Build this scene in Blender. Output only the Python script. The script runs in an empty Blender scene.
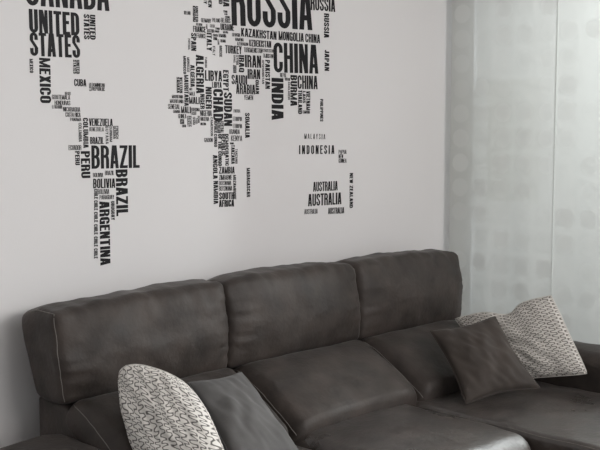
import bpy, bmesh, math, random
from mathutils import Vector, Matrix, noise

random.seed(4)
S = bpy.context.scene
COL = S.collection
PI = math.pi

# ------------------------------------------------------------ camera, sky, lights, exposure
cam_d = bpy.data.cameras.new('camera')
cam = bpy.data.objects.new('camera', cam_d)
COL.objects.link(cam)
cam_d.sensor_fit = 'HORIZONTAL'
cam_d.sensor_width = 36.0
cam_d.lens = 60.0
cam_d.clip_start = 0.05
cam.location = (0.0, -2.97, 1.49)
cam.rotation_euler = (PI / 2 - math.atan(0.09), 0.0, -PI / 4)
S.camera = cam

world = bpy.data.worlds.new('sky')
S.world = world
world.use_nodes = True
wn = world.node_tree.nodes
bg = wn['Background']
bg.inputs['Color'].default_value = (0.97, 0.985, 1.0, 1)
# open daylight on the window side, the dimmer rest of the flat behind the camera
_tc = wn.new('ShaderNodeTexCoord')
_sp = wn.new('ShaderNodeSeparateXYZ')
_mr = wn.new('ShaderNodeMapRange')
_mr.inputs['From Min'].default_value = -0.2
_mr.inputs['From Max'].default_value = 0.6
_mr.inputs['To Min'].default_value = 0.53
_mr.inputs['To Max'].default_value = 1.45
world.node_tree.links.new(_tc.outputs['Generated'], _sp.inputs[0])
world.node_tree.links.new(_sp.outputs['X'], _mr.inputs['Value'])
_mz = wn.new('ShaderNodeMapRange')
_mz.inputs['From Min'].default_value = -0.25
_mz.inputs['From Max'].default_value = 0.15
_mz.inputs['To Min'].default_value = 0.92
_mz.inputs['To Max'].default_value = 1.0
_mul = wn.new('ShaderNodeMath')
_mul.operation = 'MULTIPLY'
world.node_tree.links.new(_sp.outputs['Z'], _mz.inputs['Value'])
world.node_tree.links.new(_mr.outputs['Result'], _mul.inputs[0])
world.node_tree.links.new(_mz.outputs['Result'], _mul.inputs[1])
world.node_tree.links.new(_mul.outputs[0], bg.inputs['Strength'])


def area(name, loc, target, sx, sy, power, color=(1, 1, 1)):
    d = bpy.data.lights.new(name, 'AREA')
    d.shape = 'RECTANGLE'
    d.size, d.size_y, d.energy, d.color = sx, sy, power, color
    o = bpy.data.objects.new(name, d)
    COL.objects.link(o)
    o.location = loc
    o.rotation_euler = (Vector(target) - Vector(loc)).to_track_quat('-Z', 'Y').to_euler()
    return o


area('window_daylight', (4.85, -2.45, 2.15), (2.0, -2.2, 0.9), 3.2, 1.7, 175, (0.97, 0.985, 1.0))
area('room_fill', (2.9, -4.6, 2.35), (3.0, 0.0, 1.1), 2.6, 0.9, 100, (1.0, 0.97, 0.95))  # added fill lamp out of view, lifts the wall and sofa fronts

S.view_settings.view_transform = 'Standard'
S.view_settings.look = 'None'
S.view_settings.gamma = 1.0
S.view_settings.use_curve_mapping = False
S.view_settings.exposure = 0.0


# ------------------------------------------------------------ helpers
def tag(o, label=None, cat=None, group=None, kind=None):
    for k, v in (('label', label), ('category', cat), ('group', group), ('kind', kind)):
        if v:
            o[k] = v
    return o


def link(name, bm, mat, parent=None, smooth=True, loc=None):
    me = bpy.data.meshes.new(name)
    bmesh.ops.recalc_face_normals(bm, faces=bm.faces[:])
    bm.to_mesh(me)
    bm.free()
    for p in me.polygons:
        p.use_smooth = smooth
    me.materials.append(mat)
    o = bpy.data.objects.new(name, me)
    COL.objects.link(o)
    if parent:
        o.parent = parent
    if loc:
        o.location = loc
    return o


def empty(name, loc):
    o = bpy.data.objects.new(name, None)
    COL.objects.link(o)
    o.location = loc
    return o


def new_mat(name):
    m = bpy.data.materials.new(name)
    m.use_nodes = True
    nt = m.node_tree
    return m, nt, nt.nodes['Principled BSDF'], nt.nodes['Material Output']


def N(nt, kind, **kw):
    n = nt.nodes.new(kind)
    for k, v in kw.items():
        setattr(n, k, v)
    return n


def mth(nt, op, a, b=None, c=None):
    n = nt.nodes.new('ShaderNodeMath')
    n.operation = op
    for i, v in enumerate((a, b, c)):
        if v is None:
            continue
        if isinstance(v, (int, float)):
            n.inputs[i].default_value = v
        else:
            nt.links.new(v, n.inputs[i])
    return n.outputs[0]


def add_box(bm, x0, x1, y0, y1, z0, z1):
    vs = [bm.verts.new((x, y, z)) for x in (x0, x1) for y in (y0, y1) for z in (z0, z1)]
    for f in ((0, 1, 3, 2), (4, 6, 7, 5), (0, 4, 5, 1), (2, 3, 7, 6), (0, 2, 6, 4), (1, 5, 7, 3)):
        bm.faces.new([vs[i] for i in f])


def box_obj(name, mat, *b, parent=None, bevel=0.0):
    bm = bmesh.new()
    add_box(bm, *b)
    if bevel:
        bmesh.ops.bevel(bm, geom=bm.edges[:], offset=bevel, segments=3, profile=0.5, affect='EDGES')
    return link(name, bm, mat, parent, smooth=bool(bevel))


def tube(bm, pts, r, n=6):
    rings = []
    for i, p in enumerate(pts):
        a = pts[max(0, i - 1)]
        b = pts[min(len(pts) - 1, i + 1)]
        t = (b - a).normalized()
        up = Vector((0, 0, 1)) if abs(t.z) < 0.9 else Vector((0, 1, 0))
        s = t.cross(up).normalized()
        q = s.cross(t).normalized()
        rings.append([bm.verts.new(p + (s * math.cos(k * 2 * PI / n) + q * math.sin(k * 2 * PI / n)) * r)
                      for k in range(n)])
    for a, b in zip(rings, rings[1:]):
        for k in range(n):
            bm.faces.new((a[k], a[(k + 1) % n], b[(k + 1) % n], b[k]))
    bm.faces.new(rings[0])
    bm.faces.new(rings[-1])


class Puffy:
    """Upholstered block: a rounded box, bulged and wrinkled by `fn`."""

    def __init__(self, h, r, step=0.009, fn=None, wrinkle=0.0, seed=0.0, wscale=(9, 9, 9), frame=None):
        self.h, self.r, self.fn, self.step = Vector(h), r, fn, step
        self.w, self.seed, self.ws = wrinkle, seed, wscale
        self.frame = frame or Matrix.Identity(4)

    def pt(self, p, lift=0.0):
        h, r = self.h, self.r
        q = Vector([max(-(h[i] - r), min(h[i] - r, p[i])) for i in range(3)])
        d = Vector(p) - q
        n = d.normalized() if d.length > 1e-9 else Vector((0, 0, 1))
        v = q + n * r
        if self.fn:
            v = self.fn(v, n, h)
        if self.w:
            s = Vector((v.x * self.ws[0], v.y * self.ws[1], v.z * self.ws[2])) + Vector((self.seed, self.seed * 1.7, 0))
            v = v + n * self.w * (noise.noise(s) + 0.5 * noise.noise(s * 2.1 + Vector((5, 0, 0))))
        v = v + n * lift
        return self.frame @ v

    def mesh(self, name, mat, parent):
        bm = bmesh.new()
        cache = {}

        def gv(p):
            k = tuple(round(c, 5) for c in p)
            if k not in cache:
                cache[k] = bm.verts.new(self.pt(p))
            return cache[k]

        h = self.h
        cuts = []
        for i in range(3):
            n = max(4, int(2 * h[i] / self.step))
            # denser near the rounded edges
            cs = sorted(set([round(-h[i] + 2 * h[i] * k / n, 5) for k in range(n + 1)] +
                            [round(s * (h[i] - self.r * f), 5) for s in (-1, 1) for f in (0.25, 0.5, 0.75, 1.0)]))
            out = [cs[0]]
            for c in cs[1:]:
                if c - out[-1] > 0.002:
                    out.append(c)
            out[-1] = cs[-1]
            cuts.append(out)
        for ax in range(3):
            a, b = (ax + 1) % 3, (ax + 2) % 3
            for sg in (-1, 1):
                for i in range(len(cuts[a]) - 1):
                    for j in range(len(cuts[b]) - 1):
                        ps = []
                        for di, dj in ((0, 0), (1, 0), (1, 1), (0, 1)):
                            p = [0, 0, 0]
                            p[ax] = sg * h[ax]
                            p[a] = cuts[a][i + di]
                            p[b] = cuts[b][j + dj]
                            ps.append(gv(p))
                        if len(set(ps)) == 4:
                            bm.faces.new(ps)
        return link(name, bm, mat, parent)

    def stitch(self, path, mat, parent, rad=0.0014, lift=0.0005):
        bm = bmesh.new()
        tube(bm, [self.pt(p, lift) for p in path], rad)
        return link('stitching', bm, mat, parent)


def frame_at(c, rx=0.0):
    return Matrix.Translation(Vector(c)) @ Matrix.Rotation(rx, 4, 'X')


# ------------------------------------------------------------ materials
def plain(name, col, rough=0.6, spec=0.3, bump=None, var=None):
    m, nt, b, out = new_mat(name)
    b.inputs['Base Color'].default_value = (*col, 1)
    b.inputs['Roughness'].default_value = rough
    b.inputs['Specular IOR Level'].default_value = spec
    tc = N(nt, 'ShaderNodeTexCoord')
    if var:
        sc, amt = var
        n = N(nt, 'ShaderNodeTexNoise')
        n.inputs['Scale'].default_value = sc
        n.inputs['Detail'].default_value = 4
        nt.links.new(tc.outputs['Object'], n.inputs['Vector'])
        r = N(nt, 'ShaderNodeValToRGB')
        r.color_ramp.elements[0].position = 0.3
        r.color_ramp.elements[1].position = 0.7
        r.color_ramp.elements[0].color = (*[c * (1 - amt) for c in col], 1)
        r.color_ramp.elements[1].color = (*[min(1, c * (1 + amt)) for c in col], 1)
        nt.links.new(n.outputs['Fac'], r.inputs['Fac'])
        nt.links.new(r.outputs['Color'], b.inputs['Base Color'])
    if bump:
        sc, st, dist = bump
        n = N(nt, 'ShaderNodeTexNoise')
        n.inputs['Scale'].default_value = sc
        n.inputs['Detail'].default_value = 3
        nt.links.new(tc.outputs['Object'], n.inputs['Vector'])
        bp = N(nt, 'ShaderNodeBump')
        bp.inputs['Strength'].default_value = st
        bp.inputs['Distance'].default_value = dist
        nt.links.new(n.outputs['Fac'], bp.inputs['Height'])
        nt.links.new(bp.outputs['Normal'], b.inputs['Normal'])
    return m


M_WALL = plain('wall_paint', (0.72, 0.705, 0.707), 0.9, 0.1, bump=(140, 0.10, 0.002))
M_CEIL = plain('ceiling_paint', (0.78, 0.77, 0.76), 0.9, 0.1)
M_WHITE = plain('white_lacquer', (0.86, 0.88, 0.92), 0.35, 0.5)
M_STEEL = plain('grey_metal', (0.30, 0.31, 0.33), 0.4, 0.5)
M_VINYL = plain('black_vinyl', (0.008, 0.007, 0.0085), 0.55, 0.2)
def frosted_mat():
    m, nt, b, out = new_mat('frosted_pane')
    nt.nodes.remove(b)
    a, c, mx = N(nt, 'ShaderNodeBsdfTranslucent'), N(nt, 'ShaderNodeBsdfTransparent'), N(nt, 'ShaderNodeMixShader')
    a.inputs['Color'].default_value = (0.6, 0.6, 0.58, 1)
    c.inputs['Color'].default_value = (0.85, 0.85, 0.83, 1)
    mx.inputs[0].default_value = 0.35
    nt.links.new(c.outputs[0], mx.inputs[1])
    nt.links.new(a.outputs[0], mx.inputs[2])
    nt.links.new(mx.outputs[0], out.inputs['Surface'])
    return m


M_SHUT = frosted_mat()
M_THREAD = plain('seam_thread', (0.20, 0.185, 0.17), 0.7, 0.2)
M_FOOT = plain('dark_plastic', (0.03, 0.03, 0.03), 0.5, 0.4)


def sofa_mat(name, col, rough, sheen=0.12, spec=0.45, var=0.42, bump=0.30):
    m = plain(name, col, rough, spec, bump=(60, bump, 0.006), var=(9, var))
    b = m.node_tree.nodes['Principled BSDF']
    b.inputs['Sheen Weight'].default_value = sheen
    b.inputs['Sheen Roughness'].default_value = 0.45
    nt = m.node_tree
    tc = N(nt, 'ShaderNodeTexCoord')
    n = N(nt, 'ShaderNodeTexNoise')
    n.inputs['Scale'].default_value = 5
    n.inputs['Detail'].default_value = 5
    nt.links.new(tc.outputs['Object'], n.inputs['Vector'])
    mr = N(nt, 'ShaderNodeMapRange')
    mr.inputs['From Min'].default_value = 0.3
    mr.inputs['From Max'].default_value = 0.7
    mr.inputs['To Min'].default_value = rough - 0.08
    mr.inputs['To Max'].default_value = rough + 0.12
    nt.links.new(n.outputs['Fac'], mr.inputs['Value'])
    nt.links.new(mr.outputs['Result'], b.inputs['Roughness'])
    return m


M_SOFA = sofa_mat('charcoal_microfibre', (0.042, 0.033, 0.0285), 0.56, 0.06, 0.36)
M_SEAT = sofa_mat('charcoal_microfibre_seat_gloss', (0.042, 0.033, 0.0285), 0.33, 0.03, 1.0)  # same cloth as M_SOFA, gloss raised to strengthen the seat highlight
M_PILLOW_D = sofa_mat('charcoal_pillow_cloth', (0.050, 0.040, 0.034), 0.70, 0.08, 0.35, 0.22, 0.12)
M_PILLOW_G = sofa_mat('grey_pillow_cloth', (0.115, 0.111, 0.110), 0.78, 0.10, 0.3, 0.14, 0.08)


def squiggle_mat(name, warp, line=(0.15, 0.14, 0.13), base=(0.76, 0.73, 0.69), period=0.025, wave=0.0215):
    """Off-white cotton printed with grey meandering lines (rows of squiggles, warped)."""
    m, nt, b, out = new_mat(name)
    b.inputs['Roughness'].default_value = 0.85
    b.inputs['Specular IOR Level'].default_value = 0.15
    uv = N(nt, 'ShaderNodeUVMap')
    uv.uv_map = 'UVMap'
    nz = N(nt, 'ShaderNodeTexNoise')
    nz.inputs['Scale'].default_value = 15
    nz.inputs['Detail'].default_value = 1
    nt.links.new(uv.outputs['UV'], nz.inputs['Vector'])
    sub = N(nt, 'ShaderNodeVectorMath', operation='SUBTRACT')
    sub.inputs[1].default_value = (0.5, 0.5, 0.5)
    nt.links.new(nz.outputs['Color'], sub.inputs[0])
    scl = N(nt, 'ShaderNodeVectorMath', operation='SCALE')
    scl.inputs['Scale'].default_value = warp
    nt.links.new(sub.outputs[0], scl.inputs[0])
    add = N(nt, 'ShaderNodeVectorMath', operation='ADD')
    nt.links.new(uv.outputs['UV'], add.inputs[0])
    nt.links.new(scl.outputs[0], add.inputs[1])
    sp = N(nt, 'ShaderNodeSeparateXYZ')
    nt.links.new(add.outputs[0], sp.inputs[0])
    u, v = sp.outputs['X'], sp.outputs['Y']
    row = mth(nt, 'FLOOR', mth(nt, 'DIVIDE', u, period))
    fr = mth(nt, 'SUBTRACT', mth(nt, 'MULTIPLY', mth(nt, 'FRACT', mth(nt, 'DIVIDE', u, period)), period), period / 2)
    k = 2 * PI / wave
    ph = mth(nt, 'ADD', mth(nt, 'MULTIPLY', v, k), mth(nt, 'MULTIPLY', mth(nt, 'MULTIPLY', row, row), 1.7))
    A = period * 0.35
    th = mth(nt, 'TANH', mth(nt, 'MULTIPLY', mth(nt, 'SINE', ph), 1.35))
    s = mth(nt, 'MULTIPLY', th, A / math.tanh(1.35))
    c = mth(nt, 'MULTIPLY', mth(nt, 'MULTIPLY', mth(nt, 'COSINE', ph), A * k * 1.35),
            mth(nt, 'SUBTRACT', 1.0, mth(nt, 'MULTIPLY', th, th)))
    den = mth(nt, 'SQRT', mth(nt, 'ADD', mth(nt, 'MULTIPLY', c, c), 1.0))
    dist = mth(nt, 'DIVIDE', mth(nt, 'ABSOLUTE', mth(nt, 'SUBTRACT', fr, s)), den)
    mr = N(nt, 'ShaderNodeMapRange')
    mr.inputs['From Min'].default_value = 0.0014
    mr.inputs['From Max'].default_value = 0.0026
    nt.links.new(dist, mr.inputs['Value'])
    mix = N(nt, 'ShaderNodeMix', data_type='RGBA')
    mix.inputs['A'].default_value = (*line, 1)
    mix.inputs['B'].default_value = (*base, 1)
    nt.links.new(mr.outputs['Result'], mix.inputs['Factor'])
    nt.links.new(mix.outputs['Result'], b.inputs['Base Color'])
    return m


M_SQUIG_L = squiggle_mat('squiggle_cotton_loose', 0.046, period=0.0235, wave=0.0205)
M_SQUIG_R = squiggle_mat('squiggle_cotton', 0.014, line=(0.155, 0.14, 0.125), base=(0.66, 0.63, 0.59), period=0.026, wave=0.018)


def floor_mat():
    m, nt, b, out = new_mat('floor_tiles')
    tc = N(nt, 'ShaderNodeTexCoord')
    br = N(nt, 'ShaderNodeTexBrick')
    br.offset = 0.0
    br.inputs['Scale'].default_value = 1.0
    br.inputs['Brick Width'].default_value = 0.45
    br.inputs['Row Height'].default_value = 0.45
    br.inputs['Mortar Size'].default_value = 0.003
    br.inputs['Color1'].default_value = (0.24, 0.20, 0.17, 1)
    br.inputs['Color2'].default_value = (0.22, 0.185, 0.155, 1)
    br.inputs['Mortar'].default_value = (0.25, 0.22, 0.2, 1)
    nt.links.new(tc.outputs['Object'], br.inputs['Vector'])
    nt.links.new(br.outputs['Color'], b.inputs['Base Color'])
    b.inputs['Roughness'].default_value = 0.35
    return m


def curtain_mat():
    """Sheer woven voile with rows of denser round dots."""
    m, nt, b, out = new_mat('sheer_dotted_voile')
    nt.nodes.remove(b)
    uv = N(nt, 'ShaderNodeUVMap')
    uv.uv_map = 'UVMap'
    sp = N(nt, 'ShaderNodeSeparateXYZ')
    nt.links.new(uv.outputs['UV'], sp.inputs[0])
    P = 0.118
    u, v = mth(nt, 'DIVIDE', sp.outputs['X'], P), mth(nt, 'DIVIDE', sp.outputs['Y'], P)
    cu, cv = mth(nt, 'FLOOR', u), mth(nt, 'FLOOR', v)
    fu = mth(nt, 'SUBTRACT', mth(nt, 'FRACT', u), 0.5)
    fv = mth(nt, 'SUBTRACT', mth(nt, 'FRACT', v), 0.5)
    d = mth(nt, 'SQRT', mth(nt, 'ADD', mth(nt, 'MULTIPLY', fu, fu), mth(nt, 'MULTIPLY', fv, fv)))
    mr = N(nt, 'ShaderNodeMapRange')
    mr.inputs['From Min'].default_value = 0.34
    mr.inputs['From Max'].default_value = 0.40
    mr.inputs['To Min'].default_value = 1.0
    mr.inputs['To Max'].default_value = 0.0
    nt.links.new(d, mr.inputs['Value'])
    cb = N(nt, 'ShaderNodeCombineXYZ')
    nt.links.new(cu, cb.inputs[0])
    nt.links.new(cv, cb.inputs[1])
    wnz = N(nt, 'ShaderNodeTexWhiteNoise', noise_dimensions='3D')
    nt.links.new(cb.outputs[0], wnz.inputs['Vector'])
    dot = mth(nt, 'MULTIPLY', mr.outputs['Result'], mth(nt, 'POWER', wnz.outputs['Value'], 1.2))
    # soft vertical thread streaks
    n = N(nt, 'ShaderNodeTexNoise')
    n.inputs['Scale'].default_value = 9
    mp = N(nt, 'ShaderNodeMapping')
    mp.inputs['Scale'].default_value = (1, 0.12, 1)
    nt.links.new(uv.outputs['UV'], mp.inputs['Vector'])
    nt.links.new(mp.outputs['Vector'], n.inputs['Vector'])
    alpha = mth(nt, 'ADD', mth(nt, 'ADD', 0.905, mth(nt, 'MULTIPLY', n.outputs['Fac'], 0.03)),
                mth(nt, 'MULTIPLY', dot, 0.05))
    df = N(nt, 'ShaderNodeBsdfDiffuse')
    dc = N(nt, 'ShaderNodeMix', data_type='RGBA')
    dc.inputs['A'].default_value = (0.67, 0.67, 0.645, 1)
    dc.inputs['B'].default_value = (0.735, 0.735, 0.715, 1)
    nt.links.new(dot, dc.inputs['Factor'])
    nt.links.new(dc.outputs['Result'], df.inputs['Color'])
    tr = N(nt, 'ShaderNodeBsdfTranslucent')
    tr.inputs['Color'].default_value = (0.60, 0.605, 0.585, 1)
    mx = N(nt, 'ShaderNodeMixShader')
    nt.links.new(mth(nt, 'SUBTRACT', 0.38, mth(nt, 'MULTIPLY', dot, 0.065)), mx.inputs[0])
    nt.links.new(df.outputs[0], mx.inputs[1])
    nt.links.new(tr.outputs[0], mx.inputs[2])
    tp = N(nt, 'ShaderNodeBsdfTransparent')
    m2 = N(nt, 'ShaderNodeMixShader')
    nt.links.new(alpha, m2.inputs[0])
    nt.links.new(tp.outputs[0], m2.inputs[1])
    nt.links.new(mx.outputs[0], m2.inputs[2])
    nt.links.new(m2.outputs[0], out.inputs['Surface'])
    return m


def glass_mat():
    m, nt, b, out = new_mat('window_glass')
    nt.nodes.remove(b)
    fr = N(nt, 'ShaderNodeFresnel')
    fr.inputs['IOR'].default_value = 1.45
    tp = N(nt, 'ShaderNodeBsdfTransparent')
    tp.inputs['Color'].default_value = (0.95, 0.97, 0.96, 1)
    gl = N(nt, 'ShaderNodeBsdfGlossy')
    gl.inputs['Roughness'].default_value = 0.02
    mx = N(nt, 'ShaderNodeMixShader')
    nt.links.new(fr.outputs[0], mx.inputs[0])
    nt.links.new(tp.outputs[0], mx.inputs[1])
    nt.links.new(gl.outputs[0], mx.inputs[2])
    nt.links.new(mx.outputs[0], out.inputs['Surface'])
    return m


M_FLOOR, M_CURT, M_GLASS = floor_mat(), curtain_mat(), glass_mat()

# ------------------------------------------------------------ room shell
XW = 4.0          # inner face of the window wall
tag(box_obj('floor', M_FLOOR, -2.2, 4.2, -5.6, 0.15, -0.1, 0.0), kind='structure')
tag(box_obj('ceiling', M_CEIL, -2.2, 4.2, -5.6, 0.15, 2.6, 2.7), kind='structure')
tag(box_obj('wall_back', M_WALL, -2.2, 4.2, 0.0, 0.15, 0.0, 2.6), kind='structure')
bm = bmesh.new()
WY0, WY1, WZ1 = -0.001, -4.20, 2.30
add_box(bm, XW, XW + 0.22, -5.6, WY1, 0.0, 2.6)
add_box(bm, XW, XW + 0.22, WY1, 0.0, WZ1, 2.6)
tag(link('wall_right', bm, M_WALL, smooth=False), kind='structure')
tag(box_obj('baseboard_back', M_WHITE, -2.2, XW, -0.014, -0.0, 0.0, 0.08), kind='structure')

win = empty('window_1', (XW + 0.05, -1.28, 0.0))
tag(win, kind='structure')


def wpart(name, mat, y0, y1, z0, z1, x0=0.13, x1=0.19):
    o = box_obj(name, mat, XW + x0 , XW + x1, y0, y1, z0, z1, bevel=0.004)
    o.parent = win
    o.matrix_parent_inverse = Matrix.Translation(-win.location)
    return o


wpart('window_frame', M_WHITE, WY0 - 0.03, WY0, 0.0, WZ1)
wpart('window_frame', M_WHITE, WY1, WY1 + 0.055, 0.0, WZ1)
wpart('window_frame', M_WHITE, WY1 + 0.055, WY0 - 0.03, WZ1 - 0.06, WZ1)
wpart('window_frame', M_WHITE, WY1 + 0.055, WY0 - 0.03, 0.0, 0.08)
for ym in (-1.08, -1.82, -2.54, -3.38):
    wpart('mullion', M_WHITE, ym - 0.05, ym + 0.05, 0.08, WZ1 - 0.06)
for a, b_ in ((-1.03, -0.032), (-1.77, -1.13), (-2.49, -1.87), (-3.33, -2.59), (-4.145, -3.43)):
    wpart('glass_pane', M_GLASS, a, b_, 0.08, WZ1 - 0.06, 0.155, 0.161)
wpart('hinge', M_STEEL, -0.012, -0.001, 1.00, 1.09, 0.020, 0.034)
wpart('hinge', M_STEEL, -0.012, -0.001, 2.10, 2.15, 0.024, 0.036)
# frosted panel outside, behind the left part of the voile
wpart('frosted_panel', M_SHUT, -0.36, -0.07, 1.16, 1.76, 0.23, 0.25)

# ------------------------------------------------------------ sheer curtain panels
def curtain(y0, y1, x, seed, wave, amp, label):
    bm = bmesh.new()
    uvl = bm.loops.layers.uv.new('UVMap')
    n, mz = int(abs(y1 - y0) / 0.008), 30
    z0, z1 = 0.02, 2.42
    grid, arc = [], 0.0
    prev = None
    for i in range(n + 1):
        y = y0 + (y1 - y0) * i / n
        col = []
        for j in range(mz + 1):
            z = z0 + (z1 - z0) * j / mz
            yy = y + 0.02 * noise.noise(Vector((y * 2, z * 0.8, seed)))
            w = math.sin(yy * 2 * PI / wave + seed) + 0.6 * noise.noise(Vector((yy * 9, z * 0.5, seed + 3)))
            col.append(Vector((x + amp * w, y, z)))
        if prev:
            arc += (col[15] - prev[15]).length
        grid.append((arc, [bm.verts.new(c) for c in col]))
        prev = col
    for i in range(n):
        for j in range(mz):
            f = bm.faces.new((grid[i][1][j], grid[i + 1][1][j], grid[i + 1][1][j + 1], grid[i][1][j + 1]))
            for lp, (a, jj) in zip(f.loops, ((grid[i][0], j), (grid[i + 1][0], j), (grid[i + 1][0], j + 1), (grid[i][0], j + 1))):
                lp[uvl].uv = (a + seed, z0 + (z1 - z0) * jj / mz)
    o = link('sheer_curtain', bm, M_CURT)
    tag(o, label, 'curtain', 'sheer curtains at the window')
    return o


curtain(-0.040, -0.610, 3.966, 0.0, 0.21, 0.0035, 'pale sheer dotted curtain panel next to the corner, behind the end of the sofa')
curtain(-0.606, -1.02, 3.978, 1.3, 0.24, 0.005, 'brighter pale sheer dotted curtain panel at the right edge of the photo')

# ------------------------------------------------------------ sofa
sofa = empty('corner_sofa', (2.7, -0.6, 0.0))
tag(sofa, 'long charcoal corner sofa with three padded headrests under the word map', 'sofa')
PINV = Matrix.Translation(-sofa.location)


def under(o, parent=None):
    if parent is None:
        o.parent = sofa
        o.matrix_parent_inverse = PINV
    else:
        o.parent = parent
    return o


def piece(name, P, stitches=(), mat=None):
    o = P.mesh(name, mat or M_SOFA, None)
    under(o)
    for path in stitches:
        s = P.stitch(path, M_THREAD, None)
        under(s, o)
    return o


def lin(a, b, n=30):
    a, b = Vector(a), Vector(b)
    return [a + (b - a) * i / n for i in range(n + 1)]


XS = (1.622, 2.326, 3.034, 3.742)


def head_fn(seed, lift, lean, tuck):
    def fn(v, n, h):
        x, y, z = v.x / h.x, v.y / h.y, v.z / h.z
        front = max(0.0, -n.y)
        top = max(0.0, n.z)
        v = v.copy()
        v.y -= 0.034 * max(0, 1 - abs(x) ** 7.0) * max(0, 1 - abs(z) ** 2.5) * max(0, -y)
        v.y += 0.022 * max(0, z)                            # leans back a little at the top
        v.y -= 0.035 * max(0, -z) * max(0, y)
        v.x += tuck * max(0, -z) * max(0, -x)
        v.z += lift * max(0, 1 - abs(x) ** 4) * max(0, z) + lean * x * max(0, z)
        v.z -= 0.030 * max(0, y) * max(0, z)                # top slopes down to the wall
        # gathered creases running in from the two end seams and along the top seam
        e = max(0.0, abs(x) - 0.55) / 0.45
        v.y += front * 0.0065 * e * noise.noise(Vector((x * 2.5, v.z * 42, seed)))
        t = max(0.0, z - 0.35) / 0.65
        v.y += front * 0.0085 * t * noise.noise(Vector((v.x * 22 + v.z * 5, 0, seed + 4)))
        v.z += top * 0.0035 * noise.noise(Vector((v.x * 20, v.y * 6, seed + 8)))
        return v
    return fn


for i in range(3):
    hx = (XS[i + 1] - XS[i]) / 2 + 0.002
    P = Puffy((hx, 0.10, 0.158), 0.026, fn=head_fn(i * 11.0, (0.010, 0.020, 0.018)[i], (0.012, 0.0, -0.006)[i], (0.022, 0, 0)[i]), wrinkle=0.006, seed=i * 3.1,
              wscale=(8, 8, 10), frame=frame_at(((XS[i] + XS[i + 1]) / 2, -0.185, (0.797, 0.802, 0.800)[i])))
    st = []
    if i == 0:
        st = [lin((-hx, -0.10, -0.15), (-hx, -0.10, 0.158)) + lin((-hx, -0.095, 0.158), (-hx, 0.06, 0.158), 12)]
    else:
        st = [lin((hx, -0.10, -0.15), (hx, -0.10, 0.15))]
    piece('headrest', P, st)


def lumbar_fn(seed):
    def fn(v, n, h):
        x, z = v.x / h.x, v.z / h.z
        v = v.copy()
        f = max(0.0, -v.y / h.y)
        b = max(0, 1 - abs(z + 0.25) ** 3 / 1.95)
        v.y -= 0.034 * max(0, 1 - abs(x) ** 5) * b * f + 0.034 * b * f
        e = max(0.0, abs(x) - 0.6) / 0.4
        v.y += f * 0.004 * e * noise.noise(Vector((x * 3, v.z * 30, seed)))
        v.y += f * 0.003 * noise.noise(Vector((v.x * 7, v.z * 16, seed + 9)))
        return v
    return fn


XL = (1.652, 2.328, 3.022, 3.655)
ang = math.radians(-58)       # slab leaning far back: its top edge under the headrests
for i in range(3):
    hx = (XL[i + 1] - XL[i]) / 2 - 0.002
    P = Puffy((hx, 0.055, 0.205), 0.050, fn=lumbar_fn(i * 7.0), wrinkle=0.004, seed=20 + i * 3.1,
              frame=frame_at(((XL[i] + XL[i + 1]) / 2, -0.425, 0.515), ang))
    st = [lin((-hx, -0.05, -0.19), (-hx, -0.05, 0.19)), lin((hx, -0.05, -0.19), (hx, -0.05, 0.19))]
    piece('back_cushion', P, st)


def seat_fn(seed, amp):
    def fn(v, n, h):
        x, y = v.x / h.x, v.y / h.y
        v = v.copy()
        t = max(0.0, v.z / h.z)
        v.z += amp * max(0, 1 - abs(x) ** 3) * max(0, 1 - abs(y) ** 3) * t
        v.z += t * 0.004 * noise.noise(Vector((v.x * 5, v.y * 7, seed)))
        return v
    return fn


for i, (x0, x1) in enumerate(((1.655, 2.318), (2.322, 2.968))):
    hx = (x1 - x0) / 2
    P = Puffy((hx, 0.345, 0.075), 0.066, fn=seat_fn(30 + i, 0.026), wrinkle=0.003, seed=40 + i,
              frame=frame_at(((x0 + x1) / 2, -0.825, 0.387)))
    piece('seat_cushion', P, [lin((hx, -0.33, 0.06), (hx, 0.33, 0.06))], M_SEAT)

hx = (3.655 - 2.985) / 2
P = Puffy((hx, 0.62, 0.11), 0.028, fn=seat_fn(55, 0.010), wrinkle=0.003, seed=50,
          frame=frame_at(((2.985 + 3.655) / 2, -1.10, 0.345)))
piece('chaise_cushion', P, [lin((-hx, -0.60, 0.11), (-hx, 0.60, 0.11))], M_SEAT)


def arm_fn(seed):
    def fn(v, n, h):
        v = v.copy()
        v.z += 0.012 * max(0, v.z / h.z) * max(0, 1 - (v.x / h.x) ** 2) + 0.003 * noise.noise(Vector((v.x * 8, v.y * 5, seed)))
        return v
    return fn


P = Puffy((0.140, 0.47, 0.240), 0.034, fn=arm_fn(61), wrinkle=0.003, seed=60, frame=frame_at((1.534, -0.70, 0.307)))
piece('armrest', P)
P = Puffy((0.112, 0.50, 0.255), 0.05, fn=arm_fn(63), wrinkle=0.003, seed=62, frame=frame_at((3.770, -0.62, 0.345)))
piece('armrest', P)

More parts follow.
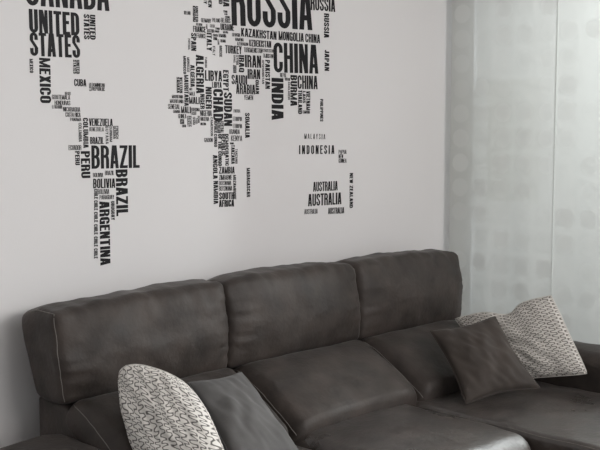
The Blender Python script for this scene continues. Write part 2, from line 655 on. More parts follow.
# frame behind and below the cushions
bm = bmesh.new()
prof = [(-0.09, 0.09), (-0.09, 0.64), (-0.26, 0.635), (-0.56, 0.44), (-0.56, 0.09)]
a = [bm.verts.new((1.664, y, z)) for y, z in prof]
b = [bm.verts.new((3.65, y, z)) for y, z in prof]
bm.faces.new(a)
bm.faces.new(b[::-1])
for k in range(5):
    bm.faces.new((a[k], b[k], b[(k + 1) % 5], a[(k + 1) % 5]))
bmesh.ops.bevel(bm, geom=bm.edges[:], offset=0.012, segments=3, profile=0.5, affect='EDGES')
under(link('back_frame', bm, M_SOFA))
under(box_obj('seat_base', M_SOFA, 1.655, 2.975, -1.13, -0.565, 0.09, 0.31, bevel=0.015))
under(box_obj('chaise_base', M_SOFA, 2.985, 3.655, -1.70, -0.565, 0.09, 0.235, bevel=0.015))
for x, y in ((1.5, -1.08), (1.5, -0.32), (2.9, -1.05), (3.05, -1.62), (3.6, -1.62), (3.77, -0.25), (2.6, -0.2)):
    bm = bmesh.new()
    bmesh.ops.create_cone(bm, cap_ends=True, segments=20, radius1=0.02, radius2=0.028, depth=0.1,
                          matrix=Matrix.Translation((x, y, 0.05)))
    under(link('foot', bm, M_FOOT, smooth=False))


# ------------------------------------------------------------ throw pillows
from mathutils.bvhtree import BVHTree

bpy.context.view_layer.update()


def solid(o):
    m = o.matrix_world
    return BVHTree.FromPolygons([m @ v.co for v in o.data.vertices], [p.vertices[:] for p in o.data.polygons])


SOLIDS = [solid(o) for o in sofa.children if o.type == 'MESH' and o.name.split('.')[0] != 'foot']


FRONT = []          # pillows already set down that lie in front of the next one
AWAY = Vector((0.76, 0.64, 0.0)).normalized()


def press(bm, base, gap=0.0045):
    """Squash a pillow against what it leans on, so that cloth touches cloth without passing through."""
    if FRONT:
        n = {}
        for v in bm.verts:
            p = v.co + base
            q = FRONT[-1].ray_cast(p + AWAY * 0.8, -AWAY, 1.2)[0]
            n[v] = max(0.0, (q - p).dot(AWAY) + 0.007) if q is not None else 0.0
        for _ in range(3):                       # spread the dent a little so it stays a soft fold
            n = {v: max(n[v], 0.72 * max(n[e.other_vert(v)] for e in v.link_edges)) for v in bm.verts}
        for v in bm.verts:
            v.co += AWAY * n[v]
    for _ in range(4):
        for tree in SOLIDS:
            for v in bm.verts:
                p = v.co + base
                q, nrm, _i, d = tree.find_nearest(p, 0.16)
                if q is None:
                    continue
                s = (p - q).dot(nrm)
                if s < gap * 0.9 and (s < 0 or d < gap):
                    v.co = q + nrm * gap - base


def pillow(name, TL, TR, BR, BL, thick, mat, label, group, seed, pinch=0.03, fat=0.42, crumple=1.0, chop=0.0, piping=None, rnd=0.04):
    TL, TR, BR, BL = map(Vector, (TL, TR, BR, BL))
    base = Vector(((TL + TR + BR + BL) / 4))
    n = ((TR - BL).cross(TL - BR)).normalized()
    if n.dot(Vector((0, -2.97, 1.49)) - base) < 0:
        n = -n
    W = ((TR - TL).length + (BR - BL).length) / 2
    H = ((TL - BL).length + (TR - BR).length) / 2
    K = 44
    bm = bmesh.new()
    uvl = bm.loops.layers.uv.new('UVMap')

    def P(i, j, side):
        u, v = i / K, j / K
        # seams pulled inward between the corners
        uu = u + pinch * (0.5 - u) * 2 * math.sin(PI * v) ** 1.2
        vv = v + pinch * (0.5 - v) * 2 * math.sin(PI * u) ** 1.2
        k = 1 - rnd * abs((2 * u - 1) * (2 * v - 1)) ** 2.5
        uu, vv = 0.5 + (uu - 0.5) * k, 0.5 + (vv - 0.5) * k
        p = (BL * (1 - uu) + BR * uu) * (1 - vv) + (TL * (1 - uu) + TR * uu) * vv
        a, b = 1 - (2 * u - 1) ** 2, 1 - (2 * v - 1) ** 2
        f = (max(0, a) * max(0, b)) ** fat
        edge = (max(0, a) * max(0, b)) ** 0.2
        c = chop * math.exp(-((u - 0.50) / 0.13) ** 2) * max(0, v - 0.25)
        p = p - (TL - BL).normalized() * c * 0.75
        d = thick * f * (1 - 0.9 * min(0.6, c * 3))
        w = noise.noise(Vector((u * 5, v * 5, seed))) * 0.010 * edge + \
            crumple * noise.noise(Vector((u * 11 + v * 6, v * 5 - u * 2, seed + 7))) * 0.0055 * edge
        return p + n * (side * (d + (w if f > 0 else 0)))

    verts = {}
    for s in (1, -1):
        for i in range(K + 1):
            for j in range(K + 1):
                if s == -1 and (i in (0, K) or j in (0, K)):
                    verts[s, i, j] = verts[1, i, j]
                else:
                    verts[s, i, j] = bm.verts.new(P(i, j, s) - base)
    for s in (1, -1):
        for i in range(K):
            for j in range(K):
                q = [(i, j), (i + 1, j), (i + 1, j + 1), (i, j + 1)]
                f = bm.faces.new([verts[s, a, b] for a, b in q])
                for lp, (a, b) in zip(f.loops, q):
                    lp[uvl].uv = (a / K * W + (0 if s == 1 else 0.8), b / K * H)
    press(bm, base)
    edge = {k[1:]: v.co.copy() for k, v in verts.items() if k[0] == 1 and (k[1] in (0, K) or k[2] in (0, K))}
    root = link(name, bm, mat, loc=base)
    tag(root, label, 'pillow', group)
    ring = [(i, 0) for i in range(K)] + [(K, j) for j in range(K)] + [(K - i, K) for i in range(K)] + [(0, K - j) for j in range(K + 1)]
    bm = bmesh.new()
    tube(bm, [edge[k] for k in ring], 0.0024)
    link('seam_piping', bm, piping or mat, root)
    bpy.context.view_layer.update()
    FRONT.append(solid(root))
    return root


G1 = 'throw pillows at the left end of the sofa'
G2 = 'throw pillows at the right end of the sofa'
pillow('throw_pillow', (1.762, -0.385, 0.797), (1.850, -0.675, 0.758), (1.825, -0.90, 0.485), (1.685, -0.62, 0.485), 0.074,
       M_SQUIG_L, 'off-white throw pillow with grey squiggle pattern in the left corner of the sofa', G1, 9.0, pinch=-0.012, rnd=0.19, fat=0.36, crumple=1.7)
pillow('throw_pillow', (2.000, -0.450, 0.690), (2.225, -0.462, 0.688), (2.205, -0.775, 0.475), (1.930, -0.78, 0.475), 0.052,
       M_PILLOW_G, 'plain dark grey throw pillow leaning on the back, right of the left squiggle-patterned pillow', G1, 3.0, pinch=0.05, crumple=0.7, rnd=0.02, piping=M_PILLOW_G)
FRONT.clear()
pillow('throw_pillow', (3.15, -0.548, 0.715), (3.395, -0.695, 0.761), (3.40, -0.912, 0.497), (3.09, -0.772, 0.464), 0.064,
       M_PILLOW_D, 'plain charcoal throw pillow on the chaise, in front of the right squiggle-patterned pillow', G2, 14.0, pinch=0.06, rnd=0.03, crumple=1.6, fat=0.5)
pillow('throw_pillow', (3.50, -0.404, 0.698), (3.60, -0.832, 0.843), (3.575, -1.022, 0.540), (3.49, -0.70, 0.475), 0.048,
       M_SQUIG_R, 'off-white throw pillow with grey squiggle pattern leaning on the right armrest', G2, 21.0, chop=0.075, pinch=0.015)

# ------------------------------------------------------------ word map: condensed capitals cut from black vinyl
WID = {'I': 0.42, 'M': 1.28, 'W': 1.35, 'L': 0.84, 'J': 0.82, 'A': 1.06, ' ': 0.45, 'E': 0.86, 'F': 0.82, 'T': 0.92, 'Y': 1.02, 'V': 1.02}


def glyph(ch, W, H, t):
    """Convex quads of one condensed capital in a W x H cell, t = stem width."""
    ty = min(t * 0.80, H * 0.15)
    ry = min(W * 0.52, H * 0.24)
    out = []

    def bar(x0, x1, y0, y1):
        out.append([(x0, y0), (x1, y0), (x1, y1), (x0, y1)])

    def diag(xa, ya, xb, yb, w=t):
        out.append([(xa, ya), (xa + w, ya), (xb + w, yb), (xb, yb)])

    def arc(cx, cy, rx, r_y, a0, a1, n=8):
        for k in range(n):
            p = math.radians(a0 + (a1 - a0) * k / n)
            q = math.radians(a0 + (a1 - a0) * (k + 1) / n)
            ix, iy = max(rx - t, rx * 0.12), max(r_y - ty, r_y * 0.12)
            out.append([(cx + ix * math.cos(p), cy + iy * math.sin(p)), (cx + rx * math.cos(p), cy + r_y * math.sin(p)),
                        (cx + rx * math.cos(q), cy + r_y * math.sin(q)), (cx + ix * math.cos(q), cy + iy * math.sin(q))])

    def top():
        arc(W / 2, H - ry, W / 2, ry, 0, 180)

    def bot():
        arc(W / 2, ry, W / 2, ry, 180, 360)

    def bowl(y0, y1, x1=W):
        r = min(x1 * 0.55, (y1 - y0) / 2)
        bar(t * 0.5, x1 - r, y1 - ty, y1)
        bar(t * 0.5, x1 - r, y0, y0 + ty)
        arc(x1 - r, y1 - r, r, r, 0, 90, 5)
        arc(x1 - r, y0 + r, r, r, 270, 360, 5)
        bar(x1 - t, x1, y0 + r, y1 - r)

    if ch == 'I':
        bar(0, W, 0, H)
    elif ch == 'L':
        bar(0, t, 0, H), bar(0, W, 0, ty)
    elif ch == 'T':
        bar(0, W, H - ty, H), bar(W / 2 - t / 2, W / 2 + t / 2, 0, H)
    elif ch in 'EF':
        bar(0, t, 0, H), bar(0, W, H - ty, H), bar(0, W * 0.88, H * 0.47, H * 0.47 + ty)
        if ch == 'E':
            bar(0, W, 0, ty)
    elif ch == 'H':
        bar(0, t, 0, H), bar(W - t, W, 0, H), bar(0, W, H * 0.46, H * 0.46 + ty)
    elif ch == 'U':
        bar(0, t, ry, H), bar(W - t, W, ry, H), bot()
    elif ch in 'OQ':
        bar(0, t, ry, H - ry), bar(W - t, W, ry, H - ry), bot(), top()
        if ch == 'Q':
            diag(W * 0.5, H * 0.15, W - t, -H * 0.04)
    elif ch in 'CG':
        bar(0, t, ry, H - ry), bot(), top(), bar(W - t, W, H * 0.66, H - ry)
        if ch == 'C':
            bar(W - t, W, ry, H * 0.36)
        else:
            bar(W - t, W, 0, H * 0.52), bar(W * 0.5, W, H * 0.52 - ty, H * 0.52)
    elif ch == 'D':
        bar(0, t, 0, H), bowl(0, H)
    elif ch == 'P':
        bar(0, t, 0, H), bowl(H * 0.42, H)
    elif ch == 'R':
        bar(0, t, 0, H), bowl(H * 0.46, H), bar(W - t, W, 0, H * 0.40)
        out.append([(W - t, H * 0.40), (W, H * 0.40), (W - t * 0.25, H * 0.53), (W - t * 1.3, H * 0.53)])
    elif ch == 'B':
        bar(0, t, 0, H), bowl(H * 0.5 - ty * 0.4, H, W * 0.97), bowl(0, H * 0.5 + ty * 0.6)
    elif ch == 'S':
        top(), bot()
        bar(0, t, H * 0.66, H - ry), bar(W - t, W, H * 0.68, H - ry)
        bar(W - t, W, ry, H * 0.36), bar(0, t, ry, H * 0.33)
        diag(W - t, H * 0.36, 0, H * 0.66)
    elif ch == 'J':
        bar(W - t, W, ry, H), bot(), bar(0, t, ry, H * 0.34)
    elif ch == 'N':
        t = min(t, W * 0.345)
        bar(0, t, 0, H), bar(W - t, W, 0, H), diag(W - t * 1.15, 0, t * 0.15, H)
    elif ch == 'M':
        t = min(t, W * 0.25)
        bar(0, t, 0, H), bar(W - t, W, 0, H)
        diag(W / 2 - t / 2, 0, t * 0.1, H, t * 0.9), diag(W / 2 - t / 2, 0, W - t * 1.0, H, t * 0.9)
    elif ch == 'W':
        q = t * 0.85
        diag(W * 0.18, 0, 0, H, q), diag(W * 0.20, 0, W / 2 - q / 2, H, q)
        diag(W * 0.80 - q, 0, W / 2 - q / 2, H, q), diag(W * 0.82 - q, 0, W - q, H, q)
    elif ch == 'A':
        diag(0, 0, W / 2 - t * 0.75, H), diag(W - t, 0, W / 2 - t * 0.25, H), bar(W * 0.22, W * 0.78, H * 0.20, H * 0.20 + ty)
    elif ch == 'V':
        diag(W / 2 - t * 0.75, 0, 0, H), diag(W / 2 - t * 0.25, 0, W - t, H)
    elif ch == 'X':
        diag(0, 0, W - t, H), diag(W - t, 0, 0, H)
    elif ch == 'Y':
        bar(W / 2 - t / 2, W / 2 + t / 2, 0, H * 0.46)
        diag(W / 2 - t / 2, H * 0.40, 0, H), diag(W / 2 - t / 2, H * 0.40, W - t, H)
    elif ch == 'Z':
        bar(0, W, H - ty, H), bar(0, W, 0, ty), diag(0, ty * 0.6, W - t * 1.05, H - ty * 0.6, t * 1.05)
    elif ch == 'K':
        bar(0, t, 0, H), diag(W - t * 1.05, 0, t * 0.55, H * 0.62), diag(t * 0.35, H * 0.38, W - t * 1.1, H)
    return out


SPACED = {'MALAYSIA': 0.75, 'INDONESIA': 0.60, 'GUYANA': 0.35}


def word_mesh(text, w, h, down):
    lines = text.split('/')
    lh = h / len(lines)
    bold = (0.42 if down or len(lines) > 1 else 0.375) if lh > (0.0125 if down else 0.022) else (0.30 if down else 0.26)
    tight = 0.11 if down else 0.14
    bm = bmesh.new()
    lift = 0.0
    longest = max(sum(WID.get(c, 1.0) for c in ln) + tight * (len(ln) - 1) for ln in lines)
    for li, ln in enumerate(lines):
        gap = SPACED.get(ln, tight)
        tot = sum(WID.get(c, 1.0) for c in ln) + gap * (len(ln) - 1)
        unit = w / tot
        wl = w
        if len(lines) > 1 and tot < longest * 0.72:         # short line of a block keeps the block's letter size
            unit = w / longest
            wl = unit * tot
        H = lh * (1.0 if len(lines) == 1 else 1.02 if h > 0.1 else 0.93)
        x = -w / 2
        y = h / 2 - lh * (li + 1) + (lh - H) / 2
        for c in ln:
            cw = unit * WID.get(c, 1.0)
            t = unit * (bold if c != 'I' else 0.42)
            for poly in glyph(c, cw, H, t):
                lift += 4e-6
                fr = [bm.verts.new((x + px, -0.0009 - lift, y + py)) for px, py in poly]
                bk = [bm.verts.new((x + px, -0.0003, y + py)) for px, py in poly]
                bm.faces.new(fr)
                for k in range(len(fr)):
                    bm.faces.new((fr[k], bk[k], bk[(k + 1) % len(fr)], fr[(k + 1) % len(fr)]))
            x += cw + gap * unit
    return bm


WORDS = [
    ('CANADA', 1.868, 1.985, 0.3225, 0.1390, 1.46, ''),
    ('UNITED/STATES', 1.813, 1.826, 0.1898, 0.1501, 0.75, 'largest of the UNITED STATES pieces, under CANADA'),
    ('UNITED/STATES', 1.949, 1.859, 0.0848, 0.0482, -90.00, 'to the right of the largest UNITED STATES'),
    ('UNITED/STATES', 1.893, 1.721, 0.0472, 0.0256, -90.00, 'smallest of its kind, above CUBA'),
    ('MEXICO', 1.772, 1.670, 0.1484, 0.0413, -90.00, 'big, under UNITED STATES'),
    ('MEXICO', 1.722, 1.716, 0.0456, 0.0128, -90.00, 'tiny, left of the big MEXICO'),
    ('CUBA', 1.907, 1.668, 0.0476, 0.0244, -0.01, ''),
    ('HAITI', 1.947, 1.655, 0.0274, 0.0101, -90.00, ''),
    ('DOMINICAN/REPUBLIC', 1.980, 1.656, 0.0511, 0.0276, -0.02, ''),
    ('BELIZE', 1.858, 1.630, 0.0234, 0.0101, -0.13, ''),
    ('GUATEMALA', 1.831, 1.617, 0.0693, 0.0154, -0.18, ''),
    ('HONDURAS', 1.836, 1.598, 0.0598, 0.0151, -0.23, ''),
    ('EL SALVADOR', 1.815, 1.584, 0.0383, 0.0117, -0.27, ''),
    ('NICARAGUA', 1.871, 1.577, 0.0666, 0.0156, -0.28, ''),
    ('COSTA RICA', 1.876, 1.559, 0.0589, 0.0152, -0.33, ''),
    ('PANAMA', 1.886, 1.543, 0.0434, 0.0116, -0.37, ''),
    ('COLUMBIA', 1.925, 1.497, 0.1030, 0.0201, -90.00, 'larger of the two COLUMBIA pieces, left of VENEZUELA'),
    ('COLUMBIA', 1.903, 1.499, 0.0649, 0.0119, -90.00, 'smaller of the two COLUMBIA pieces, under PANAMA'),
    ('VENEZUELA', 1.988, 1.534, 0.0967, 0.0260, -0.38, 'larger and upper of the two VENEZUELA pieces'),
    ('VENEZUELA', 1.969, 1.510, 0.0592, 0.0145, -0.45, 'smaller and lower of the two VENEZUELA pieces'),
    ('BRAZIL', 1.970, 1.471, 0.0553, 0.0243, -0.57, 'under the two VENEZUELA pieces, above the largest BRAZIL'),
    ('GUYANA', 2.012, 1.490, 0.0629, 0.0117, -90.00, ''),
    ('SURINAM', 2.028, 1.493, 0.0543, 0.0105, -90.00, ''),
    ('FRENCH/GUIANA', 2.049, 1.499, 0.0457, 0.0232, -90.00, ''),
    ('ECUADOR', 1.881, 1.447, 0.0494, 0.0170, -0.64, ''),
    ('PERU', 1.922, 1.388, 0.0931, 0.0362, -90.00, 'bigger of the two PERU pieces, beside the largest BRAZIL'),
    ('PERU', 1.890, 1.411, 0.0479, 0.0179, -90.00, 'smaller of the two PERU pieces, under ECUADOR'),
    ('BRAZIL', 2.048, 1.413, 0.2031, 0.0812, -0.30, 'largest of the BRAZIL pieces'),
    ('BOLIVIA', 1.972, 1.351, 0.0411, 0.0147, -0.92, 'small, directly under the largest BRAZIL'),
    ('BRAZIL', 2.020, 1.357, 0.0377, 0.0158, -0.90, 'tiny, directly under the largest BRAZIL'),
    ('BRAZIL', 2.071, 1.285, 0.1660, 0.0501, -90.00, 'turned downward under the largest BRAZIL'),
    ('BOLIVIA', 1.997, 1.321, 0.0914, 0.0334, -1.01, 'largest of the three BOLIVIA pieces'),
    ('BOLIVIA', 1.994, 1.292, 0.0457, 0.0176, -1.09, 'small, directly above PARAGUAY'),
    ('PARAGUAY', 2.007, 1.272, 0.0606, 0.0155, -1.16, ''),
    ('ARGENTINA', 1.996, 1.145, 0.2265, 0.0417, -90.00, ''),
    ('URUGUAY', 2.031, 1.223, 0.0675, 0.0148, -90.00, ''),
    ('CHILE', 1.962, 1.285, 0.0356, 0.0152, -90.00, 'topmost of the column of six CHILE pieces'),
    ('CHILE', 1.961, 1.245, 0.0350, 0.0152, -90.00, 'second from the top of the column of six CHILE pieces'),
    ('CHILE', 1.960, 1.204, 0.0361, 0.0152, -90.00, 'third from the top of the column of six CHILE pieces'),
    ('CHILE', 1.959, 1.161, 0.0362, 0.0152, -90.00, 'third from the bottom of the column of six CHILE pieces'),
    ('CHILE', 1.958, 1.118, 0.0359, 0.0152, -90.00, 'second from the bottom of the column of six CHILE pieces'),
    ('CHILE', 1.957, 1.076, 0.0359, 0.0152, -90.00, 'lowest of the column of six CHILE pieces'),
    ('IRELAND', 2.376, 1.943, 0.0308, 0.0132, 1.03, ''),
    ('UNITED/KINGDOM', 2.415, 1.942, 0.0592, 0.0255, -90.00, ''),
    ('NORWAY', 2.463, 2.021, 0.0744, 0.0156, -90.00, ''),
    ('SWEDEN', 2.486, 2.013, 0.0804, 0.0173, -90.00, ''),
    ('FINLAND', 2.539, 2.026, 0.0717, 0.0191, -90.00, ''),
    ('RUSSIA', 2.567, 2.033, 0.1024, 0.0305, -90.00, 'turned downward on the left of the largest RUSSIA'),
    ('ESTONIA', 2.563, 1.964, 0.0203, 0.0080, 1.18, ''),
    ('LATVIA', 2.565, 1.954, 0.0168, 0.0065, 1.14, ''),
    ('LITHUANIA', 2.573, 1.944, 0.0240, 0.0076, 1.11, ''),
    ('GERMANY', 2.466, 1.922, 0.0490, 0.0150, 1.00, ''),
    ('POLAND', 2.516, 1.927, 0.0399, 0.0151, 1.03, ''),
    ('BELARUS', 2.564, 1.930, 0.0473, 0.0183, 1.06, ''),
    ('BELGIUM', 2.432, 1.905, 0.0291, 0.0093, 0.92, ''),
    ('FRANCE', 2.433, 1.887, 0.0606, 0.0223, 0.86, 'larger and upper of the two FRANCE pieces'),
    ('FRANCE', 2.442, 1.863, 0.0462, 0.0175, 0.79, 'smaller and lower of the two FRANCE pieces'),
    ('LUXEMBOURG', 2.469, 1.900, 0.0187, 0.0064, -90.00, ''),
    ('AUSTRIA', 2.488, 1.885, 0.0346, 0.0128, 0.88, ''),
    ('CZECH', 2.497, 1.904, 0.0223, 0.0113, 0.95, ''),
    ('SLOVAKIA', 2.523, 1.896, 0.0215, 0.0079, 0.93, ''),
    ('HUNGARY', 2.520, 1.885, 0.0240, 0.0083, 0.89, ''),
    ('UKRAINE', 2.572, 1.905, 0.0688, 0.0252, 0.98, ''),
    ('MOLDOVA', 2.563, 1.885, 0.0254, 0.0084, 0.90, ''),
    ('ROMANIA', 2.547, 1.871, 0.0379, 0.0133, 0.85, ''),
    ('CROATIA', 2.511, 1.870, 0.0245, 0.0098, 0.84, ''),
    ('BOSNIA', 2.511, 1.857, 0.0185, 0.0113, 0.79, ''),
    ('BULGARIA', 2.550, 1.851, 0.0258, 0.0114, 0.78, ''),
    ('ALBANIA', 2.527, 1.845, 0.0209, 0.0090, -90.00, ''),
    ('GREECE', 2.538, 1.811, 0.0434, 0.0126, -90.00, ''),
    ('SPAIN', 2.405, 1.838, 0.0668, 0.0240, -90.00, ''),
    ('PORTUGAL', 2.383, 1.828, 0.0425, 0.0095, -90.00, ''),
    ('ITALY', 2.481, 1.843, 0.0677, 0.0247, -90.00, 'larger of the two ITALY pieces, under AUSTRIA'),
    ('ITALY', 2.504, 1.811, 0.0363, 0.0120, -90.00, 'smaller of the two ITALY pieces, beside the larger one'),
    ('TURKEY', 2.603, 1.821, 0.0852, 0.0312, 0.70, ''),
    ('GEORGIA', 2.617, 1.879, 0.0415, 0.0135, 0.90, ''),
    ('ARMENIA', 2.634, 1.862, 0.0444, 0.0128, 0.85, ''),
    ('AZERBAIJAN', 2.651, 1.846, 0.0578, 0.0128, 0.80, ''),
    ('KAZAKHSTAN', 2.739, 1.891, 0.1910, 0.0330, -0.34, ''),
    ('MONGOLIA', 2.919, 1.893, 0.1441, 0.0357, 0.49, ''),
    ('CHINA', 3.045, 1.894, 0.0884, 0.0357, 0.69, 'small, at the end of the KAZAKHSTAN MONGOLIA row'),
    ('UZBEKISTAN', 2.745, 1.853, 0.1195, 0.0264, 0.73, ''),
    ('TURKMENISTAN', 2.706, 1.825, 0.0976, 0.0192, 0.74, ''),
    ('KYRGYZSTAN', 2.789, 1.828, 0.0635, 0.0127, 0.77, ''),
    ('TAJIKISTAN', 2.788, 1.807, 0.0552, 0.0167, 0.69, ''),
    ('RUSSIA', 2.816, 2.017, 0.4471, 0.1924, 1.74, 'largest of the RUSSIA pieces, above KAZAKHSTAN'),
    ('RUSSIA', 3.107, 2.041, 0.1500, 0.0562, 1.68, 'to the upper right of the largest RUSSIA'),
    ('RUSSIA', 3.129, 1.953, 0.1028, 0.0309, -90.00, 'turned downward above JAPAN'),
    ('JAPAN', 3.132, 1.807, 0.0887, 0.0279, -90.00, ''),
    ('CHINA', 2.948, 1.806, 0.2595, 0.1207, 1.25, 'largest of the three CHINA pieces'),
    ('NEPAL', 2.873, 1.734, 0.0370, 0.0174, 0.45, ''),
    ('BHUTAN', 2.896, 1.718, 0.0287, 0.0122, 0.40, ''),
    ('BANGLADESH', 2.905, 1.671, 0.0736, 0.0104, -90.00, ''),
    ('INDIA', 2.840, 1.636, 0.1701, 0.0666, -90.00, ''),
    ('BURMA', 2.933, 1.673, 0.1273, 0.0384, -90.00, ''),
    ('CHINA', 3.015, 1.710, 0.1196, 0.0561, 0.91, 'middle sized, right of BURMA'),
    ('THAILAND', 2.970, 1.627, 0.0994, 0.0236, -90.00, ''),
    ('LAOS', 2.994, 1.648, 0.0499, 0.0160, -90.00, ''),
    ('VIETNAM', 3.018, 1.634, 0.0793, 0.0240, -90.00, ''),
    ('CAMBODIA', 3.007, 1.586, 0.0412, 0.0129, -0.07, ''),
    ('PHILIPPINES', 3.100, 1.595, 0.0954, 0.0185, -90.00, ''),
    ('MALAYSIA', 3.059, 1.484, 0.1262, 0.0220, -0.85, ''),
    ('INDONESIA', 3.072, 1.428, 0.2157, 0.0374, -0.39, ''),
    ('PAPUA/NEW/GUINEA', 3.233, 1.397, 0.0504, 0.0581, -0.09, ''),
    ('NEW ZEALAND', 3.291, 1.245, 0.1553, 0.0218, -90.00, ''),
    ('AUSTRALIA', 3.125, 1.270, 0.1533, 0.0410, -0.09, 'second largest, just above the largest AUSTRALIA'),
    ('AUSTRALIA', 3.122, 1.214, 0.2083, 0.0519, -0.22, 'largest of the four AUSTRALIA pieces'),
    ('AUSTRALIA', 3.036, 1.166, 0.0804, 0.0214, -1.09, 'small, lower left of the largest AUSTRALIA'),
    ('AUSTRALIA', 3.193, 1.161, 0.1026, 0.0272, -1.10, 'small, lower right of the largest AUSTRALIA'),
    ('IRAQ', 2.645, 1.769, 0.0669, 0.0273, -90.00, ''),
    ('SYRIA', 2.623, 1.782, 0.0387, 0.0125, -90.00, ''),
    ('ISRAEL', 2.608, 1.785, 0.0309, 0.0093, -90.00, ''),
    ('JORDAN', 2.609, 1.747, 0.0310, 0.0176, -90.00, ''),
    ('IRAN', 2.706, 1.781, 0.0859, 0.0483, 0.84, 'larger and upper of the two IRAN pieces'),
    ('IRAN', 2.710, 1.731, 0.0672, 0.0386, 0.34, 'smaller and lower of the two IRAN pieces'),
    ('AFGHANISTAN', 2.760, 1.742, 0.0954, 0.0109, -90.00, ''),
    ('PAKISTAN', 2.785, 1.733, 0.1158, 0.0254, -90.00, ''),
    ('SAUDI', 2.633, 1.706, 0.0812, 0.0366, 0.08, ''),
    ('ARABIA', 2.666, 1.670, 0.1007, 0.0380, 0.14, ''),
    ('OMAN', 2.728, 1.681, 0.0555, 0.0190, -90.00, ''),
    ('YEMEN', 2.681, 1.638, 0.0480, 0.0189, 0.07, ''),
    ('MOROCCO', 2.361, 1.750, 0.0665, 0.0128, -90.00, 'longer and left of the two MOROCCO pieces'),
    ('MOROCCO', 2.378, 1.752, 0.0537, 0.0110, -90.00, 'shorter and right of the two MOROCCO pieces'),
    ('MAURITANIA', 2.368, 1.656, 0.1152, 0.0200, -90.00, 'turned downward under MOROCCO'),
    ('WESTERN/SAHARA', 2.336, 1.675, 0.0590, 0.0282, -90.00, ''),
    ('ALGERIA', 2.434, 1.719, 0.1444, 0.0375, -90.00, 'larger of the two ALGERIA pieces'),
    ('ALGERIA', 2.398, 1.711, 0.0820, 0.0202, -90.00, 'smaller of the two ALGERIA pieces'),
    ('TUNISIA', 2.464, 1.765, 0.0414, 0.0098, -90.00, ''),
    ('LIBYA', 2.501, 1.716, 0.0848, 0.0399, 0.31, 'larger and upper of the two LIBYA pieces'),
    ('LIBYA', 2.517, 1.682, 0.0477, 0.0229, 0.20, 'smaller and lower of the two LIBYA pieces'),
    ('EGYPT', 2.563, 1.700, 0.0807, 0.0281, -90.00, ''),
    ('CHAD', 2.523, 1.605, 0.1227, 0.0495, -90.00, ''),
    ('SUDAN', 2.573, 1.590, 0.1297, 0.0411, -90.00, ''),
    ('NIGER', 2.476, 1.631, 0.0835, 0.0297, -90.00, 'larger of the two NIGER pieces, beside CHAD'),
    ('NIGER', 2.445, 1.617, 0.0567, 0.0211, -90.00, 'smaller of the two NIGER pieces, under ALGERIA'),
    ('MALI', 2.389, 1.662, 0.0129, 0.0093, 0.10, 'tiniest and topmost of the MALI pieces'),
    ('MALI', 2.395, 1.645, 0.0250, 0.0153, 0.05, 'second from the top of the MALI pieces'),
    ('MALI', 2.406, 1.620, 0.0507, 0.0262, -0.04, 'beside the MAURITANIA turned downward'),
    ('MALI', 2.365, 1.584, 0.0457, 0.0250, -0.16, 'lowest of the MALI pieces, beside SENEGAL'),
    ('BURKINA/FASO', 2.410, 1.579, 0.0416, 0.0282, -0.17, ''),
    ('MAURITANIA', 2.326, 1.632, 0.0515, 0.0125, -0.01, 'smallest and upper of the horizontal MAURITANIA pieces'),
    ('MAURITANIA', 2.322, 1.615, 0.0632, 0.0137, -0.07, 'lower of the horizontal MAURITANIA pieces, above SENEGAL'),
    ('SENEGAL', 2.309, 1.595, 0.0559, 0.0184, -0.14, ''),
    ('GAMBIA', 2.321, 1.577, 0.0328, 0.0111, -0.19, ''),
    ('GUINEA', 2.347, 1.560, 0.0388, 0.0160, -0.24, ''),
    ('BISSAU', 2.346, 1.540, 0.0189, 0.0186, -0.31, ''),
    ('LIBERIA', 2.355, 1.524, 0.0190, 0.0101, -0.36, ''),
    ('IVORY/COAST', 2.381, 1.541, 0.0412, 0.0216, -90.00, ''),
    ('GHANA', 2.403, 1.543, 0.0301, 0.0106, -90.00, ''),
    ('TOGO', 2.415, 1.543, 0.0226, 0.0092, -90.00, ''),
    ('BENIN', 2.426, 1.549, 0.0264, 0.0088, -90.00, ''),
    ('NIGERIA', 2.462, 1.573, 0.0573, 0.0220, -0.18, 'largest and topmost of the NIGERIA pieces'),
    ('NIGERIA', 2.456, 1.551, 0.0419, 0.0152, -0.26, 'middle of the NIGERIA pieces'),
    ('NIGERIA', 2.448, 1.532, 0.0270, 0.0102, -0.32, 'smallest and lowest of the NIGERIA pieces'),
    ('CAMEROON', 2.490, 1.522, 0.0727, 0.0110, -90.00, ''),
    ('CENTRAL/AFRICAN/REPUBLIC', 2.526, 1.521, 0.0462, 0.0491, -90.00, ''),
    ('GABON', 2.473, 1.471, 0.0422, 0.0160, -0.53, ''),
    ('CONGO', 2.509, 1.469, 0.0500, 0.0151, -90.00, ''),
    ('DEMOCRATIC/REPUBLIC/OF THE CONGO', 2.548, 1.432, 0.1242, 0.0542, -90.00, ''),
    ('UGANDA', 2.606, 1.503, 0.0542, 0.0188, -0.41, ''),
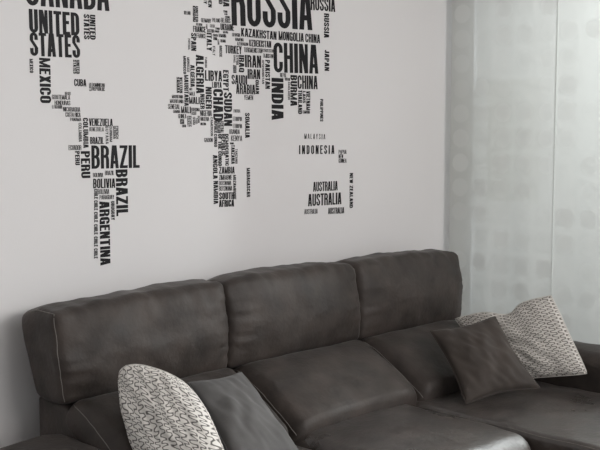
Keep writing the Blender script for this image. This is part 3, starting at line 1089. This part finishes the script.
    ('ETHIOPIA', 2.622, 1.553, 0.0471, 0.0164, -0.23, 'upper of the two ETHIOPIA pieces'),
    ('ETHIOPIA', 2.622, 1.525, 0.0472, 0.0168, -0.33, 'lower of the two ETHIOPIA pieces'),
    ('ERITREA', 2.619, 1.584, 0.0340, 0.0121, -0.12, ''),
    ('KENYA', 2.617, 1.477, 0.0576, 0.0220, -0.49, ''),
    ('SOMALIA', 2.674, 1.528, 0.0988, 0.0240, -90.00, ''),
    ('RWANDA', 2.592, 1.457, 0.0197, 0.0078, -0.57, ''),
    ('TANZANIA', 2.597, 1.414, 0.0744, 0.0182, -90.00, 'larger of the two TANZANIA pieces, under KENYA'),
    ('TANZANIA', 2.615, 1.406, 0.0590, 0.0115, -90.00, 'smaller of the two TANZANIA pieces'),
    ('ANGOLA', 2.506, 1.367, 0.0927, 0.0227, -90.00, ''),
    ('NAMIBIA', 2.508, 1.268, 0.0893, 0.0228, -90.00, ''),
    ('ZAMBIA', 2.565, 1.353, 0.0799, 0.0270, -0.93, ''),
    ('ZIMBABWE', 2.558, 1.325, 0.0669, 0.0195, -1.02, ''),
    ('BOTSWANA', 2.556, 1.303, 0.0617, 0.0164, -1.10, 'upper of the two BOTSWANA pieces'),
    ('BOTSWANA', 2.558, 1.282, 0.0670, 0.0188, -1.17, 'lower of the two BOTSWANA pieces'),
    ('MOZAMBIQUE', 2.605, 1.285, 0.0967, 0.0147, -90.00, ''),
    ('SOUTH/AFRICA', 2.563, 1.238, 0.0775, 0.0589, -1.32, ''),
    ('MADAGASCAR', 2.678, 1.301, 0.1158, 0.0177, -90.00, ''),
]
for text, x, z, w, h, rot, note in WORDS:
    o = link('country_decal', word_mesh(text, w, h, rot < -45), M_VINYL, smooth=False, loc=(x, 0.0, z))
    o.rotation_euler.y = -math.radians(rot)
    say = text.replace('/', ' ')
    lab = 'black vinyl wall lettering %s' % say
    if note:
        lab += ', ' + note
    else:
        lab += ' set to read downward' if rot < -45 else ' in the word map on the white wall'
    tag(o, lab, 'wall decal', 'country names of the word map')
